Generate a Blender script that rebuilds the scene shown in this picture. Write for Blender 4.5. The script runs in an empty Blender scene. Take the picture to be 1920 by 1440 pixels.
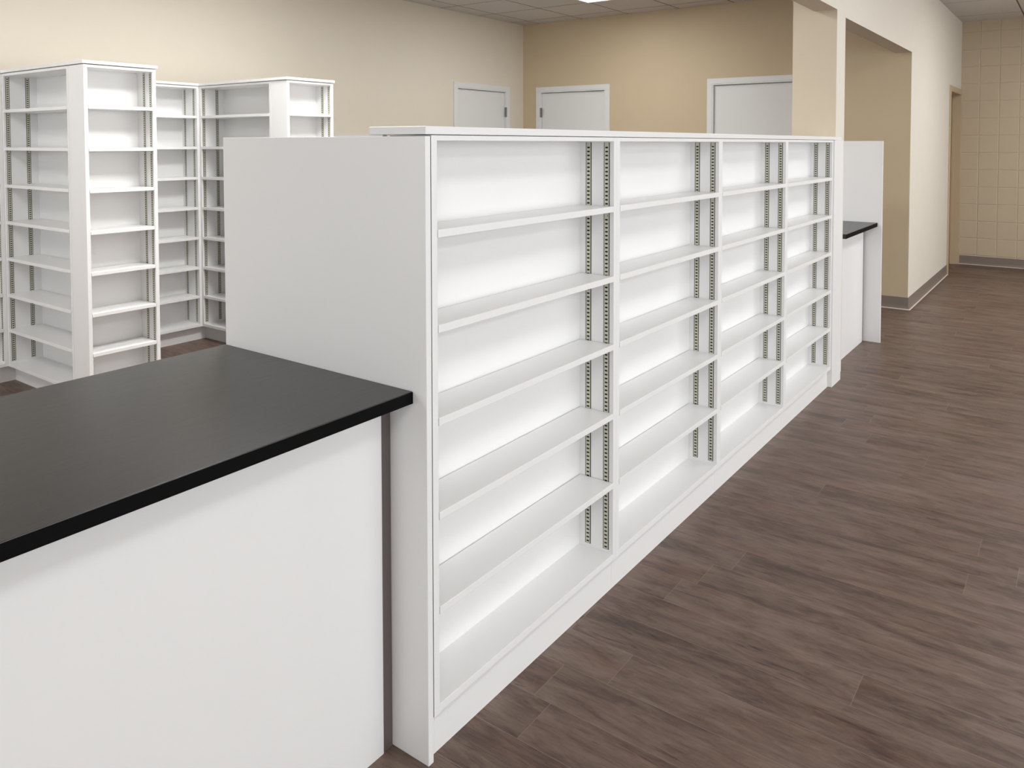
import bpy, bmesh, math
from mathutils import Vector, Matrix

PI = math.pi
scn = bpy.context.scene
COL = scn.collection

# ------------------------------------------------------------------ camera, world, exposure
cam_data = bpy.data.cameras.new('camera')
cam = bpy.data.objects.new('camera', cam_data)
COL.objects.link(cam)
cam.location = (1.2213, -1.2707, 1.44)
cam.rotation_euler = (PI / 2 - 0.0362, 0.0, 0.607)
cam_data.sensor_width = 36.0
cam_data.lens = 1453.6 * 36 / 1920
cam_data.shift_x = (960 - 1029.7) / 1920
cam_data.shift_y = (321.6 - 720) / 1920
cam_data.clip_start = 0.05
scn.camera = cam

world = bpy.data.worlds.new('world')
scn.world = world
world.use_nodes = True
world.node_tree.nodes['Background'].inputs[0].default_value = (0.95, 0.975, 1.0, 1)
world.node_tree.nodes['Background'].inputs[1].default_value = 4.5

vs = scn.view_settings
vs.view_transform = 'Standard'
vs.look = 'None'
vs.gamma = 1.0
vs.use_curve_mapping = False
vs.exposure = 0.0

# ceiling troffers: (x, y, watts) of each light's centre, 0.61 x 1.22 m; all but the first added out of view
LAMPS = [
    (-2.695, 4.88, 20), (-2.695, 1.83, 30), (-2.695, -1.2, 34),
    (-1.476, 1.22, 66),  # added to throw light into the left shelving fronts
    (1.75, 6.7, 38), (1.75, 3.7, 15), (1.75, 0.7, 8), (1.75, -2.3, 16),
    (4.2, 5.2, 34), (4.2, 1.2, 34), (4.2, -2.3, 12),
]
LAMP_COLOR = (1.0, 0.99, 0.975)
CEIL = 2.876


# ------------------------------------------------------------------ materials
def new_mat(name):
    m = bpy.data.materials.new(name)
    m.use_nodes = True
    nt = m.node_tree
    return m, nt, nt.nodes['Principled BSDF']


def N(nt, kind, **kw):
    n = nt.nodes.new(kind)
    for k, v in kw.items():
        setattr(n, k, v)
    return n


def math_node(nt, op, a, b=None, c=None):
    n = N(nt, 'ShaderNodeMath', operation=op)
    for i, v in enumerate((a, b, c)):
        if v is None:
            continue
        if isinstance(v, (int, float)):
            n.inputs[i].default_value = v
        else:
            nt.links.new(v, n.inputs[i])
    return n.outputs[0]


def mix_color(nt, fac, a, b, mode='MIX'):
    n = N(nt, 'ShaderNodeMix', data_type='RGBA', blend_type=mode)
    for idx, v in ((0, fac), (6, a), (7, b)):
        if isinstance(v, (int, float)):
            n.inputs[idx].default_value = v
        elif isinstance(v, tuple):
            n.inputs[idx].default_value = v
        else:
            nt.links.new(v, n.inputs[idx])
    return n.outputs[2]


def noise(nt, vec, scale, detail=4, rough=0.55, dist=0.0):
    n = N(nt, 'ShaderNodeTexNoise')
    n.inputs['Scale'].default_value = scale
    n.inputs['Detail'].default_value = detail
    n.inputs['Roughness'].default_value = rough
    n.inputs['Distortion'].default_value = dist
    if vec is not None:
        nt.links.new(vec, n.inputs['Vector'])
    return n.outputs['Fac']


def obj_coords(nt, scale=(1, 1, 1)):
    tc = N(nt, 'ShaderNodeTexCoord')
    mp = N(nt, 'ShaderNodeMapping')
    mp.inputs['Scale'].default_value = scale
    nt.links.new(tc.outputs['Object'], mp.inputs['Vector'])
    return mp.outputs['Vector']


def ramp(nt, fac, stops):
    r = N(nt, 'ShaderNodeValToRGB')
    els = r.color_ramp.elements
    while len(els) > 1:
        els.remove(els[-1])
    els[0].position, els[0].color = stops[0][0], (*stops[0][1], 1)
    for p, c in stops[1:]:
        e = els.new(p)
        e.color = (*c, 1)
    nt.links.new(fac, r.inputs['Fac'])
    return r.outputs['Color']


def bump(nt, bsdf, height, strength, distance):
    b = N(nt, 'ShaderNodeBump')
    b.inputs['Strength'].default_value = strength
    b.inputs['Distance'].default_value = distance
    nt.links.new(height, b.inputs['Height'])
    nt.links.new(b.outputs['Normal'], bsdf.inputs['Normal'])


def plain(name, color, rough=0.5, metallic=0.0, spec=0.5, var=0.02, vscale=6.0, grain=0.0, gscale=300):
    m, nt, b = new_mat(name)
    vec = obj_coords(nt)
    f = noise(nt, vec, vscale, 3)
    lo = tuple(c * (1 - var) for c in color) + (1,)
    hi = tuple(min(1, c * (1 + var)) for c in color) + (1,)
    nt.links.new(mix_color(nt, f, lo, hi), b.inputs['Base Color'])
    b.inputs['Roughness'].default_value = rough
    b.inputs['Metallic'].default_value = metallic
    b.inputs['Specular IOR Level'].default_value = spec
    if grain:
        bump(nt, b, noise(nt, vec, gscale, 2), grain, 0.001)
    return m


WHITE = plain('white_laminate', (0.86, 0.86, 0.857), 0.36, var=0.008)
WHITE_EDGE = plain('white_edge_band', (0.86, 0.86, 0.86), 0.32, var=0.005)
CREAM = plain('cream_wall_paint', (0.74, 0.695, 0.61), 0.7, spec=0.3, grain=0.25, gscale=220)
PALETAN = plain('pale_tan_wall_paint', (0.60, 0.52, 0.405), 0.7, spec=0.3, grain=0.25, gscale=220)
LEFTC = plain('warm_cream_wall_paint', (0.73, 0.675, 0.57), 0.7, spec=0.3, grain=0.25, gscale=220)
TAN = plain('tan_wall_paint', (0.58, 0.475, 0.325), 0.7, spec=0.3, grain=0.25, gscale=220)
DOORWHITE = plain('white_door_paint', (0.74, 0.75, 0.74), 0.4, var=0.01)
BASE = plain('taupe_vinyl_base', (0.22, 0.18, 0.155), 0.5, var=0.04)
CAULK = plain('pale_caulk', (0.62, 0.55, 0.46), 0.6)
FRAMETAN = plain('tan_door_frame_paint', (0.52, 0.41, 0.27), 0.45)
DOORTAN = plain('tan_door_paint', (0.42, 0.32, 0.20), 0.45)
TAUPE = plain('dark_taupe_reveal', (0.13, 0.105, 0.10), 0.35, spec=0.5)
STEEL = plain('zinc_plated_steel', (0.60, 0.59, 0.49), 0.45, metallic=0.3, var=0.12, vscale=40)
SLOT = plain('dark_slot', (0.012, 0.011, 0.009), 0.8)
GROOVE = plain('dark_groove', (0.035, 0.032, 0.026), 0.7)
HINGE = plain('satin_nickel_hinge', (0.22, 0.21, 0.19), 0.4, metallic=0.7)
GAP_SHADE = plain('dark_gap_shade', (0.03, 0.028, 0.026), 0.8)


def make_black_top():
    m, nt, b = new_mat('black_woodgrain_laminate')
    vec = obj_coords(nt, (26, 1.6, 1))
    f = noise(nt, vec, 3.0, 8, 0.65, 0.6)
    fine = noise(nt, obj_coords(nt, (220, 9, 1)), 2.0, 4, 0.6)
    col = ramp(nt, f, [(0.3, (0.006, 0.0058, 0.0058)), (0.55, (0.011, 0.0105, 0.0105)), (0.75, (0.020, 0.019, 0.019))])
    nt.links.new(col, b.inputs['Base Color'])
    r = math_node(nt, 'MULTIPLY_ADD', fine, 0.15, 0.24)
    nt.links.new(r, b.inputs['Roughness'])
    b.inputs['Specular IOR Level'].default_value = 0.6
    bump(nt, b, fine, 0.12, 0.0006)
    return m


BLACK = make_black_top()
BLACKEDGE = plain('black_edge_band', (0.003, 0.003, 0.0033), 0.6, spec=0.08)


def make_floor():
    m, nt, b = new_mat('brown_vinyl_plank')
    tc = N(nt, 'ShaderNodeTexCoord')
    sep = N(nt, 'ShaderNodeSeparateXYZ')
    nt.links.new(tc.outputs['Object'], sep.inputs[0])
    x, y = sep.outputs['X'], sep.outputs['Y']
    PW, PL = 0.1435, 1.22
    row_f = math_node(nt, 'DIVIDE', math_node(nt, 'ADD', y, 20 * PW - 0.0415), PW)
    row = math_node(nt, 'FLOOR', row_f)
    fy = math_node(nt, 'FRACT', row_f)
    wn = N(nt, 'ShaderNodeTexWhiteNoise', noise_dimensions='1D')
    nt.links.new(row, wn.inputs['W'])
    xs = math_node(nt, 'ADD', math_node(nt, 'DIVIDE', math_node(nt, 'ADD', x, 30.0), PL), wn.outputs['Value'])
    colm = math_node(nt, 'FLOOR', xs)
    fx = math_node(nt, 'FRACT', xs)
    wn2 = N(nt, 'ShaderNodeTexWhiteNoise', noise_dimensions='2D')
    cmb = N(nt, 'ShaderNodeCombineXYZ')
    nt.links.new(row, cmb.inputs[0]); nt.links.new(colm, cmb.inputs[1])
    nt.links.new(cmb.outputs[0], wn2.inputs['Vector'])
    rnd = wn2.outputs['Value']
    # grain coordinates, shifted per plank
    gc = N(nt, 'ShaderNodeCombineXYZ')
    nt.links.new(math_node(nt, 'MULTIPLY_ADD', rnd, 37.0, x), gc.inputs[0])
    nt.links.new(math_node(nt, 'MULTIPLY_ADD', rnd, 11.0, math_node(nt, 'MULTIPLY', y, 4.6)), gc.inputs[1])
    g = gc.outputs[0]
    broad = noise(nt, g, 2.6, 5, 0.6, 0.6)
    mid = noise(nt, g, 8.0, 6, 0.65, 1.1)
    gc2 = N(nt, 'ShaderNodeCombineXYZ')
    nt.links.new(math_node(nt, 'MULTIPLY_ADD', rnd, 53.0, math_node(nt, 'MULTIPLY', x, 1.4)), gc2.inputs[0])
    nt.links.new(math_node(nt, 'MULTIPLY', y, 17.0), gc2.inputs[1])
    fine = noise(nt, gc2.outputs[0], 10.0, 6, 0.7, 0.8)
    # short dark flecks
    fleck = noise(nt, gc2.outputs[0], 4.2, 3, 0.5, 1.4)
    t = math_node(nt, 'ADD', math_node(nt, 'MULTIPLY', broad, 0.45), math_node(nt, 'MULTIPLY', mid, 0.35))
    t = math_node(nt, 'ADD', t, math_node(nt, 'MULTIPLY', fine, 0.20))
    t = math_node(nt, 'ADD', t, math_node(nt, 'MULTIPLY_ADD', rnd, 0.05, -0.025))
    col = ramp(nt, t, [(0.32, (0.052, 0.030, 0.023)), (0.42, (0.088, 0.056, 0.043)),
                       (0.50, (0.142, 0.095, 0.073)), (0.58, (0.182, 0.128, 0.101)), (0.68, (0.225, 0.172, 0.142))])
    fl = ramp(nt, fleck, [(0.27, (0.50, 0.43, 0.40)), (0.38, (1, 1, 1))])
    col = mix_color(nt, 1.0, col, fl, 'MULTIPLY')
    lt = noise(nt, gc2.outputs[0], 3.1, 4, 0.6, 2.0)
    ltm = ramp(nt, lt, [(0.62, (1, 1, 1)), (0.72, (1.30, 1.26, 1.22))])
    col = mix_color(nt, 1.0, col, ltm, 'MULTIPLY')
    # reddish patches
    red = noise(nt, g, 1.7, 2, 0.5)
    redm = ramp(nt, red, [(0.52, (1, 1, 1)), (0.68, (1.0, 0.86, 0.80))])
    col = mix_color(nt, 0.7, col, redm, 'MULTIPLY')
    # joints
    ey = math_node(nt, 'MULTIPLY', math_node(nt, 'MINIMUM', fy, math_node(nt, 'SUBTRACT', 1.0, fy)), PW)
    ex = math_node(nt, 'MULTIPLY', math_node(nt, 'MINIMUM', fx, math_node(nt, 'SUBTRACT', 1.0, fx)), PL)
    e = math_node(nt, 'MINIMUM', ey, ex)
    joint = math_node(nt, 'LESS_THAN', e, 0.0009)
    col = mix_color(nt, math_node(nt, 'MULTIPLY', joint, 0.45), col, (0.30, 0.24, 0.20, 1))
    nt.links.new(col, b.inputs['Base Color'])
    nt.links.new(math_node(nt, 'MULTIPLY_ADD', fine, 0.2, 0.33), b.inputs['Roughness'])
    b.inputs['Specular IOR Level'].default_value = 0.45
    bump(nt, b, fine, 0.18, 0.0012)
    return m


def make_ceiling(px, ox, py, oy, name):
    m, nt, b = new_mat(name)
    tc = N(nt, 'ShaderNodeTexCoord')
    sep = N(nt, 'ShaderNodeSeparateXYZ')
    nt.links.new(tc.outputs['Object'], sep.inputs[0])

    def edge(v, p, o):
        f = math_node(nt, 'FRACT', math_node(nt, 'DIVIDE', math_node(nt, 'ADD', v, 50 * p - o), p))
        return math_node(nt, 'MULTIPLY', math_node(nt, 'MINIMUM', f, math_node(nt, 'SUBTRACT', 1.0, f)), p)
    e = math_node(nt, 'MINIMUM', edge(sep.outputs['X'], px, ox), edge(sep.outputs['Y'], py, oy))
    line = math_node(nt, 'LESS_THAN', e, 0.0055)
    sp = noise(nt, tc.outputs['Object'], 160, 3, 0.7)
    col = ramp(nt, sp, [(0.33, (0.50, 0.47, 0.44)), (0.5, (0.66, 0.63, 0.60))])
    col = mix_color(nt, line, col, (0.16, 0.13, 0.11, 1))  # tile-edge shadow lines put into the colour
    nt.links.new(col, b.inputs['Base Color'])
    b.inputs['Roughness'].default_value = 0.9
    b.inputs['Specular IOR Level'].default_value = 0.1
    bump(nt, b, math_node(nt, 'MINIMUM', e, 0.012), 0.8, 1.0)
    return m


def make_block():
    m, nt, b = new_mat('painted_block')
    tc = N(nt, 'ShaderNodeTexCoord')
    sep = N(nt, 'ShaderNodeSeparateXYZ')
    nt.links.new(tc.outputs['Object'], sep.inputs[0])
    x, z = sep.outputs['X'], sep.outputs['Z']

    def edge(v, p, o):
        f = math_node(nt, 'FRACT', math_node(nt, 'DIVIDE', math_node(nt, 'ADD', v, 50 * p - o), p))
        return math_node(nt, 'MULTIPLY', math_node(nt, 'MINIMUM', f, math_node(nt, 'SUBTRACT', 1.0, f)), p)
    e = math_node(nt, 'MINIMUM', edge(x, 0.2032, 0.161), edge(z, 0.2032, 0.112))
    h = N(nt, 'ShaderNodeMapRange')
    h.interpolation_type = 'SMOOTHSTEP'
    nt.links.new(e, h.inputs['Value'])
    h.inputs['From Min'].default_value = 0.001
    h.inputs['From Max'].default_value = 0.007
    col = mix_color(nt, h.outputs['Result'], (0.62, 0.52, 0.38, 1), (0.56, 0.465, 0.335, 1))
    nt.links.new(col, b.inputs['Base Color'])
    b.inputs['Roughness'].default_value = 0.5
    hh = math_node(nt, 'MULTIPLY_ADD', noise(nt, tc.outputs['Object'], 60, 3), 0.15, h.outputs['Result'])
    bump(nt, b, hh, 0.9, 0.004)
    return m


def make_glow():
    m, nt, b = new_mat('lit_prismatic_diffuser')
    tc = N(nt, 'ShaderNodeTexCoord')
    f = noise(nt, tc.outputs['Object'], 90, 2)
    nt.links.new(mix_color(nt, f, (0.9, 0.94, 1, 1), (1, 1, 1, 1)), b.inputs['Emission Color'])
    b.inputs['Emission Strength'].default_value = 3.0
    b.inputs['Base Color'].default_value = (0.9, 0.9, 0.9, 1)
    return m


def make_glass():
    m, nt, b = new_mat('window_glass')
    out = nt.nodes['Material Output']
    tr = N(nt, 'ShaderNodeBsdfTransparent')
    gl = N(nt, 'ShaderNodeBsdfGlossy')
    gl.inputs['Roughness'].default_value = 0.02
    fr = N(nt, 'ShaderNodeFresnel')
    fr.inputs['IOR'].default_value = 1.45
    mx = N(nt, 'ShaderNodeMixShader')
    nt.links.new(fr.outputs[0], mx.inputs[0])
    nt.links.new(tr.outputs[0], mx.inputs[1])
    nt.links.new(gl.outputs[0], mx.inputs[2])
    nt.links.new(mx.outputs[0], out.inputs['Surface'])
    nt.nodes.remove(b)
    return m


GLASS = make_glass()
FLOOR = make_floor()
CEILM = make_ceiling(0.6096, -3.6, 0.6096, 5.49, 'ceiling_tile_two_foot')
CEILR = make_ceiling(1.2192, 0.605, 1.0, 8.64, 'ceiling_tile_hall')
BLOCK = make_block()
GLOW = make_glow()


# ------------------------------------------------------------------ mesh helpers
class MB:
    def __init__(self):
        self.bm = bmesh.new()

    def box(self, x0, x1, y0, y1, z0, z1, bevel=0.0):
        g = bmesh.ops.create_cube(self.bm, size=1.0)
        vs_ = g['verts']
        bmesh.ops.scale(self.bm, vec=(x1 - x0, y1 - y0, z1 - z0), verts=vs_)
        bmesh.ops.translate(self.bm, vec=((x0 + x1) / 2, (y0 + y1) / 2, (z0 + z1) / 2), verts=vs_)
        if bevel:
            es = list({e for v in vs_ for e in v.link_edges})
            bmesh.ops.bevel(self.bm, geom=es, offset=bevel, segments=2, affect='EDGES', profile=0.5)
        return self

    def quad(self, pts, mi=0):
        f = self.bm.faces.new([self.bm.verts.new(p) for p in pts])
        f.material_index = mi
        return f

    def cyl(self, p, axis, r, h, seg=16):
        g = bmesh.ops.create_cone(self.bm, cap_ends=True, segments=seg, radius1=r, radius2=r, depth=h)
        rot = {'x': Matrix.Rotation(PI / 2, 3, 'Y'), 'y': Matrix.Rotation(PI / 2, 3, 'X'), 'z': Matrix.Identity(3)}[axis]
        bmesh.ops.rotate(self.bm, cent=(0, 0, 0), matrix=rot, verts=g['verts'])
        bmesh.ops.translate(self.bm, vec=p, verts=g['verts'])
        return self

    def mesh(self, name, mats):
        me = bpy.data.meshes.new(name)
        bmesh.ops.recalc_face_normals(self.bm, faces=self.bm.faces[:])
        self.bm.to_mesh(me)
        self.bm.free()
        for m in (mats if isinstance(mats, (list, tuple)) else [mats]):
            me.materials.append(m)
        return me

    def build(self, name, mats, parent=None, loc=(0, 0, 0)):
        o = bpy.data.objects.new(name, self.mesh(name, mats))
        COL.objects.link(o)
        o.location = loc
        if parent:
            o.parent = parent
        return o


def place(name, me, parent, loc=(0, 0, 0), rz=0.0):
    o = bpy.data.objects.new(name, me)
    COL.objects.link(o)
    o.parent = parent
    o.location = loc
    o.rotation_euler = (0, 0, rz)
    return o


def tag(o, label, cat, group=None):
    o['label'] = label
    o['category'] = cat
    if group:
        o['group'] = group
    return o


def empty(name, loc, rz=0.0):
    o = bpy.data.objects.new(name, None)
    COL.objects.link(o)
    o.empty_display_size = 0.1
    o.location = loc
    o.rotation_euler = (0, 0, rz)
    return o


def struct(o):
    o['kind'] = 'structure'
    return o


def box_struct(name, mats, *dims, **kw):
    return struct(MB().box(*dims, **kw).build(name, mats))


# ------------------------------------------------------------------ the setting
YB, YT, RX = 6.347, -4.6, 5.6      # back wall, wall behind camera, far right wall
LX = -4.455                        # left wall plane
HX0, HX1 = -0.297, -0.032          # dividing wall: back and front faces
HEAD0 = -0.165                     # back face of the header over the openings
YJ = 5.981                         # near face of the far jamb
YH = 9.135                         # block wall

box_struct('floor', FLOOR, LX - 0.15, RX + 0.1, YT - 0.1, YH + 1.2, -0.08, 0.0)
box_struct('ceiling', CEILM, LX - 0.15, HX1 - 0.06, YT - 0.1, YB + 0.1, CEIL, CEIL + 0.05)
o = box_struct('ceiling', CEILR, HX1 - 0.06, RX + 0.1, YT - 0.1, YH + 0.1, CEIL, CEIL + 0.05)


def wall_with_opening(name, mat, axis, p0, p1, a0, a1, z1, holes):
    """axis 'x': wall lies in a plane of constant x (p0..p1 thick), runs along y; 'y': the other way."""
    mb = MB()

    def b(u0, u1, w0, w1):
        if u1 - u0 < 1e-4 or w1 - w0 < 1e-4:
            return
        if axis == 'x':
            mb.box(p0, p1, u0, u1, w0, w1)
        else:
            mb.box(u0, u1, p0, p1, w0, w1)
    cur = a0
    for h0, h1, zt in sorted(holes):
        b(cur, h0, 0, z1)
        b(h0, h1, zt, z1)
        cur = h1
    b(cur, a1, 0, z1)
    bmesh.ops.remove_doubles(mb.bm, verts=mb.bm.verts[:], dist=1e-5)
    # inner faces shared by neighbouring blocks
    seen = {}
    for f in mb.bm.faces:
        seen.setdefault(tuple(sorted(v.index for v in f.verts)), []).append(f)
    return struct(mb.build(name, mat))


# door sizes: left wall door, two back wall doors (clear opening, head height)
D1 = (5.133, 6.012, 2.058)
D2 = (-4.200, -3.286, 2.058)
D3 = (-2.000, -1.080, 2.058)
wall_with_opening('wall_left', LEFTC, 'x', LX - 0.12, LX, YT, YB + 0.12, CEIL, [D1])
wall_with_opening('wall_back', TAN, 'y', YB, YB + 0.12, LX, -0.95, CEIL, [D2, D3])
WZ0, WZ1 = 0.30, 2.60
n_win = 0


def added_window_wall(name, axis, plane, out, a0, a1, wins):
    """unseen wall with framed glass added to let in fill daylight; out = +1/-1, the outdoor direction"""
    global n_win
    p0, p1 = sorted((plane, plane + out * 0.12))
    mb = MB()

    def b(u0, u1, z0, z1):
        if axis == 'x':
            mb.box(p0, p1, u0, u1, z0, z1)
        else:
            mb.box(u0, u1, p0, p1, z0, z1)
    cur = a0
    for (w0, w1) in wins:
        b(cur, w0, 0, CEIL)
        b(w0, w1, 0, WZ0)
        b(w0, w1, WZ1, CEIL)
        cur = w1
    b(cur, a1, 0, CEIL)
    struct(mb.build(name, CREAM))
    rz = 0.0 if axis == 'x' else PI / 2
    for (w0, w1) in wins:
        n_win += 1
        mid = (w0 + w1) / 2
        c = (plane + out * 0.06, mid) if axis == 'x' else (mid, plane + out * 0.06)
        wr = struct(empty('window_%d' % n_win, (c[0], c[1], WZ0), rz))
        hw, hh = (w1 - w0) / 2 - 0.0006, WZ1 - WZ0 - 0.0006
        fr = MB()
        for (a, b_, c_, d) in ((-hw, hw, 0.0006, 0.05), (-hw, hw, hh - 0.05, hh), (-hw, -hw + 0.05, 0.05, hh - 0.05),
                               (hw - 0.05, hw, 0.05, hh - 0.05), (-0.02, 0.02, 0.05, hh - 0.05)):
            fr.box(-0.03, 0.03, a, b_, c_, d, 0.001)
        fr.build('window_frame', HINGE, wr)
        MB().box(-0.003, 0.003, -hw + 0.05, hw - 0.05, 0.05, hh - 0.05).build('glass', GLASS, wr)
        pl = bpy.data.lights.new('portal', 'AREA')
        pl.shape = 'RECTANGLE'
        pl.size, pl.size_y = WZ1 - WZ0, w1 - w0
        pl.cycles.is_portal = True
        po = bpy.data.objects.new('portal', pl)
        COL.objects.link(po)
        po.location = ((plane + out * 0.13) if axis == 'x' else mid, mid if axis == 'x' else plane + out * 0.13, (WZ0 + WZ1) / 2)
        d = Vector((-out, 0, 0)) if axis == 'x' else Vector((0, -out, 0))
        po.rotation_euler = d.to_track_quat('-Z', 'Y').to_euler()
        if True:
            # track quat leaves local y up: swap the sides to fit
            pl.size, pl.size_y = w1 - w0, WZ1 - WZ0


added_window_wall('wall_right', 'x', RX, 1, YT - 0.12, YH + 0.12, [(-2.7, -0.4), (-0.1, 2.2), (2.5, 4.8), (5.1, 7.4)])  # windows here and in the front wall are unseen, added for daylight
added_window_wall('wall_front', 'y', YT, -1, LX - 0.12, RX, [(-4.1, -2.5), (-2.1, -1.0), (0.6, 1.5), (3.2, 4.6)])
# far jamb wall seen through the second opening
box_struct('wall_opening', TAN, -0.95, HX1 - 0.002, YJ, YJ + 0.4, 0, CEIL)

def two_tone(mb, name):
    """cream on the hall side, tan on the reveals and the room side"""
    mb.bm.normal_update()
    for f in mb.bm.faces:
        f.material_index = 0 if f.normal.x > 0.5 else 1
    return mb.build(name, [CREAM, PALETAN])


# dividing wall with two wide openings, one pier between
S1, S2 = 2.245, 2.222
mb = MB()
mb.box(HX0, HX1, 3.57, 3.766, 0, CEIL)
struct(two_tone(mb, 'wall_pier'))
mb = MB()
mb.box(HX0, HX1, YT, -2.35, 0, CEIL)
struct(mb.build('wall_divider', CREAM))
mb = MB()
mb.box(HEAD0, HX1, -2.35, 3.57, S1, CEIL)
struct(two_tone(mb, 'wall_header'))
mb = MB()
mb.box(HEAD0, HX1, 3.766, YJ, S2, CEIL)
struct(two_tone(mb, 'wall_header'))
HD = (8.262, 9.085, 2.028)
wall_with_opening('wall_hall', CREAM, 'x', -0.18, HX1, YJ + 0.001, YH, CEIL, [HD])
box_struct('wall_closet', CREAM, -1.2, -1.1, YJ + 0.4, YH + 0.12, 0, CEIL)
box_struct('wall_blockwork', BLOCK, -1.2, RX, YH, YH + 0.15, 0, CEIL)


def baseboard(name, pts, h=0.104):
    """vinyl cove base along a polyline on the floor; the room is on the left side of each run"""
    prof = [(0.0, h), (0.004, h), (0.0045, 0.03), (0.008, 0.012), (0.016, 0.004), (0.018, 0.0), (0.0, 0.0)]
    prof_c = [(0.014, 0.0065), (0.022, 0.0005)]
    mb = MB()
    P = [Vector((p[0], p[1])) for p in pts]
    n = len(P)
    offs = []
    for i in range(n):
        ds = []
        if i > 0:
            ds.append((P[i] - P[i - 1]).normalized())
        if i < n - 1:
            ds.append((P[i + 1] - P[i]).normalized())
        nn = [Vector((-d.y, d.x)) for d in ds]
        if len(nn) == 1:
            offs.append(nn[0])
        else:
            s = nn[0] + nn[1]
            offs.append(s / max(0.2, s.dot(nn[0])))
    for i in range(n - 1):
        for (a, b), mi in [((prof[k], prof[k + 1]), 0) for k in range(len(prof) - 1)] + [((prof_c[0], prof_c[1]), 1)]:
            q = []
            for (idx, pr) in ((i, a), (i + 1, a), (i + 1, b), (i, b)):
                v = P[idx] + offs[idx] * pr[0]
                q.append((v.x, v.y, pr[1]))
            mb.quad(q, mi)
    return struct(mb.build(name, [BASE, CAULK]))


baseboard('baseboard_hall', [(HX1, 8.203), (HX1, YJ), (-0.95, YJ)][::1])
baseboard('baseboard_blockwork', [(RX, YH), (HX1, YH)])
baseboard('baseboard_left', [(LX, 5.07), (LX, -4.6)])
baseboard('baseboard_back', [(-2.06, YB), (-3.23, YB)])


def make_door(name, axis, plane, a0, a1, zt, hinge_at, slab_mat, frame_mat, into, recess=0.02, casing=0.055, wall_t=0.12):
    """flush door in a flat casing. axis 'x' = in a wall of constant x. into = +1/-1 direction of the room it faces."""
    r = empty(name, (0, 0, 0))
    struct(r)

    def bx(mb, u0, u1, d0, d1, z0, z1, bv=0.0):
        lo, hi = sorted((plane + into * d0, plane + into * d1))
        if axis == 'x':
            mb.box(lo, hi, u0, u1, z0, z1, bv)
        else:
            mb.box(u0, u1, lo, hi, z0, z1, bv)
    f = MB()
    for (u0, u1) in ((a0 - casing, a0), (a1, a1 + casing)):
        bx(f, u0, u1, 0.001, 0.014, 0, zt, 0.002)
    bx(f, a0 - casing, a1 + casing, 0.001, 0.014, zt, zt + casing, 0.002)
    for (u0, u1) in ((a0 + 0.0005, a0 + 0.012), (a1 - 0.012, a1 - 0.0005)):
        bx(f, u0, u1, -wall_t, 0.010, 0, zt - 0.0005)
    bx(f, a0 + 0.012, a1 - 0.012, -wall_t, 0.010, zt - 0.012, zt - 0.0005)
    # stops behind the slab
    bx(f, a0 + 0.012, a1 - 0.012, -recess - 0.075, -recess - 0.047, zt - 0.03, zt - 0.012)
    f.build('door_frame', frame_mat, r)
    s = MB()
    bx(s, a0 + 0.015, a1 - 0.015, -recess - 0.044, -recess, 0.006, zt - 0.019, 0.0015)
    slab = s.build('door_slab', slab_mat, r)
    if hinge_at is not None:
        u = a0 + 0.010 if hinge_at == 'a0' else a1 - 0.010
        for hz in (0.26, 1.05, 1.81):
            h = MB()
            d = plane + into * 0.008
            for seg_z in (-0.038, 0, 0.038):
                if axis == 'x':
                    h.cyl((d, u, hz + seg_z), 'z', 0.008, 0.0365)
                else:
                    h.cyl((u, d, hz + seg_z), 'z', 0.008, 0.0365)
            if axis == 'x':
                h.box(min(d, d - into * 0.01), max(d, d - into * 0.01), u - 0.017, u + 0.017, hz - 0.057, hz + 0.057)
            else:
                h.box(u - 0.017, u + 0.017, min(d, d - into * 0.01), max(d, d - into * 0.01), hz - 0.057, hz + 0.057)
            h.build('hinge', HINGE, slab)
    # latch side lever
    u = a1 - 0.07 if hinge_at == 'a0' else a0 + 0.07
    k = MB()
    d0 = plane - into * recess
    sgn = -1 if hinge_at == 'a0' else 1
    if axis == 'x':
        k.cyl((d0 + into * 0.006, u, 1.0), 'x', 0.028, 0.012).cyl((d0 + into * 0.03, u, 1.0), 'x', 0.009, 0.05)
        k.box(d0 + min(into * 0.045, into * 0.062), d0 + max(into * 0.045, into * 0.062), min(u, u + sgn * 0.11), max(u, u + sgn * 0.11), 0.991, 1.009, 0.003)
    else:
        k.cyl((u, d0 + into * 0.006, 1.0), 'y', 0.028, 0.012).cyl((u, d0 + into * 0.03, 1.0), 'y', 0.009, 0.05)
        k.box(min(u, u + sgn * 0.11), max(u, u + sgn * 0.11), d0 + min(into * 0.045, into * 0.062), d0 + max(into * 0.045, into * 0.062), 0.991, 1.009, 0.003)
    k.build('lever_handle', HINGE, slab)
    # room beyond stays dark: back board of the frame
    return r


make_door('door_1', 'x', LX, *D1, 'a1', DOORWHITE, DOORWHITE, +1)
make_door('door_2', 'y', YB, *D2, 'a0', DOORWHITE, DOORWHITE, -1)
make_door('door_3', 'y', YB, *D3, 'a1', DOORWHITE, DOORWHITE, -1)

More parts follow.
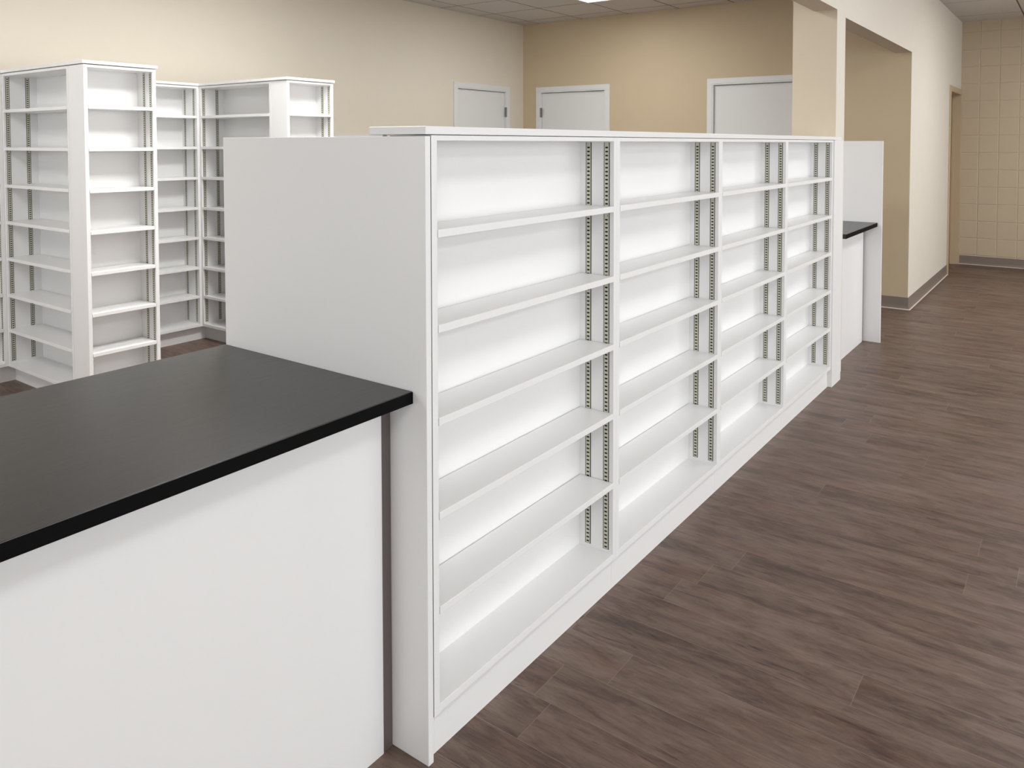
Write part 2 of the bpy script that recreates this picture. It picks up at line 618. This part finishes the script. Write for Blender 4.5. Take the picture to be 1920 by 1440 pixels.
# hall door: deep rebated tan steel frame with the slab set at the back of it
r = struct(empty('door_4', (0, 0, 0)))
f = MB()
a0, a1, zt = HD
fx = HX1 + 0.014
for (u0, u1) in ((a0 - 0.055, a0), (a1, a1 + 0.0495)):
    f.box(HX1 + 0.0008, fx, u0, u1, 0, zt, 0.002)
f.box(HX1 + 0.0008, fx, a0 - 0.055, a1 + 0.0495, zt, zt + 0.05, 0.002)
for (u0, u1, v0, v1) in ((a0 + 0.0005, a0 + 0.012, a0 + 0.012, a0 + 0.028), (a1 - 0.012, a1 - 0.0005, a1 - 0.028, a1 - 0.012)):
    f.box(-0.18, fx - 0.002, u0, u1, 0, zt - 0.0005)
    f.box(-0.115, -0.085, v0, v1, 0, zt - 0.012)
f.box(-0.18, fx - 0.002, a0 + 0.012, a1 - 0.012, zt - 0.012, zt - 0.0005)
f.build('door_frame', FRAMETAN, r)
s = MB()
s.box(-0.162, -0.118, a0 + 0.014, a1 - 0.014, 0.006, zt - 0.015, 0.0015)
s.build('door_slab', DOORTAN, r)


# ------------------------------------------------------------------ ceiling lights
def make_troffer():
    r = empty('ceiling_light', (0, 0, 0))
    mb = MB()
    w, l, t = 0.3048, 0.6096, 0.022
    for (x0, x1, y0, y1) in ((-w, -w + t, -l, l), (w - t, w, -l, l), (-w + t, w - t, -l, -l + t), (-w + t, w - t, l - t, l)):
        mb.box(x0, x1, y0, y1, -0.008, -0.0005, 0.0015)
    mb.build('frame', WHITE_EDGE, r)
    MB().box(-w + t, w - t, -l + t, l - t, -0.005, -0.001).build('diffuser', GLOW, r)
    return r


def light_for(root, watts):
    ld = bpy.data.lights.new('lamp', 'AREA')
    ld.shape = 'RECTANGLE'
    ld.size, ld.size_y = 0.56, 1.17
    ld.energy = watts
    ld.color = LAMP_COLOR
    lo = bpy.data.objects.new('lamp', ld)
    COL.objects.link(lo)
    lo.location = (0, 0, -0.012)
    lo.parent = root


LIGHT_TXT = [
    'lit white rectangular ceiling light, its tip showing at the top edge of the photo',
]
for i, (lx, ly, w) in enumerate(LAMPS):
    if i == 0:
        troffer = root = make_troffer()
        kids = list(troffer.children)
    else:
        root = troffer.copy()
        COL.objects.link(root)
        for ch in kids:
            c = ch.copy()
            COL.objects.link(c)
            c.parent = root
    root.location = (lx, ly, CEIL)
    side = 'tall shelving room' if lx < 0 else ('hall beside the long low shelves' if lx < 3 else 'far side of the hall')
    where = 'near the back wall' if ly > 4 else ('halfway along' if ly > 1 else ('by the front end' if ly > -1.5 else 'behind the viewer'))
    tag(root, LIGHT_TXT[0] if i == 0 else 'added rectangular white ceiling light, out of view over the %s, %s' % (side, where) if lx < -2 or lx > 0 else 'added rectangular white ceiling light, out of view above the back of the low shelving, %s' % where, 'ceiling light', 'recessed ceiling lights')
    light_for(root, w)


# ------------------------------------------------------------------ shelving units
T = 0.019
STD_H0 = 0.138


def standard_mesh(h0, h1):
    """slotted pilaster strip let into a side panel; lies in the y=0 plane facing -y, x across"""
    mb = MB()
    w = 0.0078
    yf = -0.0016
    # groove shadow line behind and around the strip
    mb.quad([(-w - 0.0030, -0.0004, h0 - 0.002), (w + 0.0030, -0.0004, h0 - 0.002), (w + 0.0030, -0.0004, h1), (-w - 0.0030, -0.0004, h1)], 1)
    p = 0.0127
    n = int((h1 - h0) / p)
    sw, sh = 0.0048, 0.0026
    z = h0
    for i in range(n):
        z0, z1 = z, (z + p if i < n - 1 else h1)
        zc = z0 + p / 2
        mb.quad([(-w, yf, z0), (w, yf, z0), (w, yf, zc - sh), (-w, yf, zc - sh)], 0)
        mb.quad([(-w, yf, zc + sh), (w, yf, zc + sh), (w, yf, z1), (-w, yf, z1)], 0)
        mb.quad([(-w, yf, zc - sh), (-sw, yf, zc - sh), (-sw, yf, zc + sh), (-w, yf, zc + sh)], 0)
        mb.quad([(sw, yf, zc - sh), (w, yf, zc - sh), (w, yf, zc + sh), (sw, yf, zc + sh)], 0)
        mb.quad([(-sw, -0.0006, zc - sh), (sw, -0.0006, zc - sh), (sw, -0.0006, zc + sh), (-sw, -0.0006, zc + sh)], 2)
        z += p
    # side and end walls of the channel
    mb.quad([(-w, yf, h0), (-w, -0.0003, h0), (-w, -0.0003, h1), (-w, yf, h1)], 0)
    mb.quad([(w, yf, h0), (w, -0.0003, h0), (w, -0.0003, h1), (w, yf, h1)], 0)
    mb.quad([(-w, yf, h0), (w, yf, h0), (w, -0.0003, h0), (-w, -0.0003, h0)], 0)
    return mb.mesh('shelf_standard', [STEEL, GROOVE, SLOT])


def make_unit(loc, rz, W, D, H, top_under, levels, label, cat='shelving unit', group=None,
              kick_h=0.104, recess=0.018, kick_ext=(0.0, 0.0), bottom=0.126, x_std=(-0.026, -0.0935), side_floor=(False, False), side_w=T, shared={}):
    """open adjustable shelving bay: front plane local x=0 facing +x, width along +y from 0"""
    r = empty('shelving_unit', loc, rz)
    tag(r, label, cat, group)
    key = (round(W, 4), round(D, 4), round(H, 4), round(top_under, 4), side_floor, kick_ext)
    g = 0.0003
    if key not in shared:
        ms = {}
        for i, (y0, y1) in enumerate(((g, side_w), (W - side_w, W - g))):
            mb = MB()
            mb.box(-D, 0, y0, y1, kick_h, H, 0.0006)
            mb.box(-D, -recess - (0 if side_floor[i] else 0.0) if not side_floor[i] else 0, y0, y1, 0.0, kick_h)
            ms['side%d' % i] = mb.mesh('side_panel', WHITE)
        ms['back'] = MB().box(-D + 0.001, -D + 0.007, side_w, W - side_w, kick_h, top_under).mesh('back_panel', WHITE)
        ms['top'] = MB().box(-D + 0.001, -0.0004, side_w, W - side_w, top_under, H, 0.0006).mesh('top_panel', WHITE)
        ms['bot'] = MB().box(-D + 0.007, -0.0002, side_w, W - side_w, bottom - 0.02, bottom, 0.0008).mesh('bottom_shelf', WHITE)
        ms['kick_full'] = MB().box(-recess - 0.012, -recess, side_w, W - side_w, 0.0, bottom - 0.021).box(-recess, -recess + 0.0012, g - kick_ext[0], W - g + kick_ext[1], 0.0, kick_h).mesh('toe_kick', WHITE)
        sh = MB()
        sh.box(-D + 0.010, 0.001, side_w + 0.0018, W - side_w - 0.0018, -0.0185, 0.0, 0.001)
        ms['shelf'] = sh.mesh('shelf', WHITE)
        cl = MB()
        cl.box(-0.007, 0.007, -0.013, -0.0022, -0.0225, -0.019, 0.0005)
        cl.box(-0.0035, 0.0035, -0.0045, -0.0018, -0.033, -0.019)
        ms['clip'] = cl.mesh('shelf_clip', STEEL)
        ms['std'] = standard_mesh(STD_H0, top_under - 0.003)
        shared[key] = ms
    ms = shared[key]
    place('side_panel', ms['side0'], r)
    place('side_panel', ms['side1'], r)
    place('back_panel', ms['back'], r)
    place('top_panel', ms['top'], r)
    place('bottom_shelf', ms['bot'], r)
    place('toe_kick', ms['kick_full'], r)
    xs = x_std
    for xx in xs:
        place('shelf_standard', ms['std'], r, (xx, W - side_w, 0), 0)
        place('shelf_standard', ms['std'], r, (xx, side_w, 0), PI)
    for z in levels:
        s = place('shelf', ms['shelf'], r, (0, 0, z))
        for xx in xs:
            place('shelf_clip', ms['clip'], s, (xx, W - side_w, 0), 0)
            place('shelf_clip', ms['clip'], s, (xx, side_w, 0), PI)
    return r


# --- low gondola: four bays in one row
WB = 0.8446
GH, GU = 1.459, 1.4465
GLV = [1.242, 1.021, 0.804, 0.582, 0.358]
GL = [
    'low white open shelving unit, nearest of the row, next to the black counter',
    'low white open shelving unit with five shelves, second from the near black counter',
    'low white open shelving unit with five shelves, third from the near black counter',
    'low white open shelving unit, farthest of the row, beside the white post',
]
for i in range(4):
    make_unit((0, 0.0195 + i * WB, 0), 0, WB, 0.133, GH, GU, GLV, GL[i], group='low shelving units in a row')
YE = 0.0195 + 4 * WB
# long top board resting on all four
tb = MB()
tb.box(-0.180, 0.0035, -0.002, YE + 0.175, 1.4605, 1.4790, 0.0012)
tag(tb.build('shelf_top', WHITE_EDGE), 'long thin white top board running over the row of low shelving units', 'top board')
# thin shim on the end panel beneath the board
# --- end panels and post
ep = empty('partition', (0, 0, 0))
tag(ep, 'wide white end panel of the low shelving, standing against the near black counter', 'partition')
MB().box(-0.780, 0.0002, 0.0, 0.0170, 0.0, 1.4565, 0.0012).build('panel', WHITE, ep)
MB().box(-0.12, -0.0012, 0.0172, 0.0193, 0.106, 1.4560).build('gap_shade_strip', GAP_SHADE, ep)  # dark strip added to stand in for shade in the gap
MB().box(-0.30, -0.139, 0.002, 0.0165, 1.4566, 1.4604).build('packing_strip', WHITE_EDGE, ep)

post = MB()
post.box(-0.030, 0.009, YE + 0.001, 3.591, 0.0, 1.459, 0.0015)
post.box(-0.135, -0.030, YE + 0.001, 3.569, 0.0, 1.459, 0.0015)
tag(post.build('end_post', WHITE), 'white boxed post closing the far end of the low shelving row', 'post')

fp = MB()
fp.box(-0.78, 0.018, 4.65, 4.6685, 0.0, 1.4575, 0.0012)
tag(fp.build('partition', WHITE), 'white upright panel at the far end of the far black counter', 'partition')


# --- counters
def counter(y0, y1, cf, bf, label_top, label_base, gap):
    t = MB()
    t.box(-0.78, cf, y0, y1, 0.8405, 0.870, 0.0016)
    ct = tag(t.build('countertop', BLACK), label_top, 'countertop')
    MB().box(cf + 0.0001, cf + 0.0012, y0, y1, 0.8415, 0.8685, 0.0004).build('edge_band', BLACKEDGE, ct)
    b = empty('counter_base', (0, 0, 0))
    tag(b, label_base, 'counter base')
    MB().box(bf - 0.019, bf, y0 + 0.01, y1 - gap, 0.0, 0.840, 0.001).build('front_panel', WHITE, b)
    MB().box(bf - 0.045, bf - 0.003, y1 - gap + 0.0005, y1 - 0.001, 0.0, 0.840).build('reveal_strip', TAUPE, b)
    m = MB()
    m.box(-0.70, -0.681, y0 + 0.01, y1 - gap, 0.0, 0.840, 0.001)
    m.build('rear_panel', WHITE, b)
    m = MB()
    for yy in (y0 + 0.01, (y0 + y1) / 2, y1 - 0.06):
        m.box(-0.681, bf - 0.046, yy, yy + 0.019, 0.0, 0.840)
    m.build('inner_panel', WHITE, b)
    return b


counter(-2.30, -0.0006, -0.0435, -0.114,
        'black countertop with faint wood grain in the foreground at left',
        'white counter front under the near black countertop, with dark strip beside the end panel', 0.031)
counter(3.768, 4.6494, -0.012, -0.099,
        'small black countertop beyond the low shelving row',
        'white counter front under the far black countertop', 0.030)

# --- tall shelving along the left wall
KX = -4.07
TH, TU = 1.852, 1.837
TLV = [1.640, 1.417, 1.197, 0.978, 0.761, 0.543, 0.332]
AY, AY2 = 0.663, 1.043
BY, BY2 = 1.906, 2.282
PX, CX = -3.2295, -3.058
DD = 0.188
tall = dict(recess=0.055, bottom=0.124, x_std=(-0.022, -0.128))
GT = 'tall white shelving units'


def tall_unit(loc, rz, W, D, label, xs=None, ext=(0.0, 0.0)):
    kw = dict(tall)
    kw['kick_ext'] = ext
    if xs:
        kw['x_std'] = xs
    return make_unit(loc, rz, W, D, TH, TU, TLV, label, group=GT, **kw)


tall_unit((KX, AY - WB, 0), 0, WB, 0.20, 'tall white shelving unit cut off by the left edge of the photo', ext=(0.0, 0.055))
tall_unit((KX, AY, 0), -PI / 2, WB - 0.004, DD, 'tall white shelving unit at far left, facing the black counter', ext=(0.053, 0.0))
tall_unit((CX, AY, 0), 0, AY2 - AY, 0.1705, 'narrow tall white shelving unit on the end of the near tall block', (-0.024, -0.092))
tall_unit((PX - 0.001, AY2, 0), PI / 2, WB - 0.004, DD, 'tall white shelving unit hidden on the far side of the near tall block')
tall_unit((KX, AY2 + 0.0005, 0), 0, BY - AY2 - 0.001, 0.20, 'tall white shelving unit in the recess between the two tall blocks', (-0.04, -0.155), ext=(0.055, 0.055))
tall_unit((KX, BY, 0), -PI / 2, WB - 0.004, DD, 'tall white shelving unit of the far block, partly behind the wide end panel', ext=(0.053, 0.0))
tall_unit((CX, BY, 0), 0, BY2 - BY, 0.1705, 'narrow tall white shelving unit on the end of the far tall block', (-0.024, -0.092))
tall_unit((PX - 0.001, BY2, 0), PI / 2, WB - 0.004, DD, 'tall white shelving unit hidden on the far side of the far tall block')


def top_board(x0, x1, y0, y1, label):
    b = MB()
    b.box(x0, x1, y0, y1, TH + 0.003, TH + 0.0205, 0.0012)
    tag(b.build('shelf_top', WHITE_EDGE), label, 'top board')


top_board(-4.275, KX + 0.008, AY - WB - 0.01, 2.95, 'thin white top board on the tall units along the left wall')
top_board(KX + 0.0085, CX + 0.008, AY - 0.008, AY2 + 0.008, 'thin white top board on the near tall block of shelving')
top_board(KX + 0.0085, CX + 0.008, BY - 0.008, BY2 + 0.008, 'thin white top board on the far tall block of shelving')
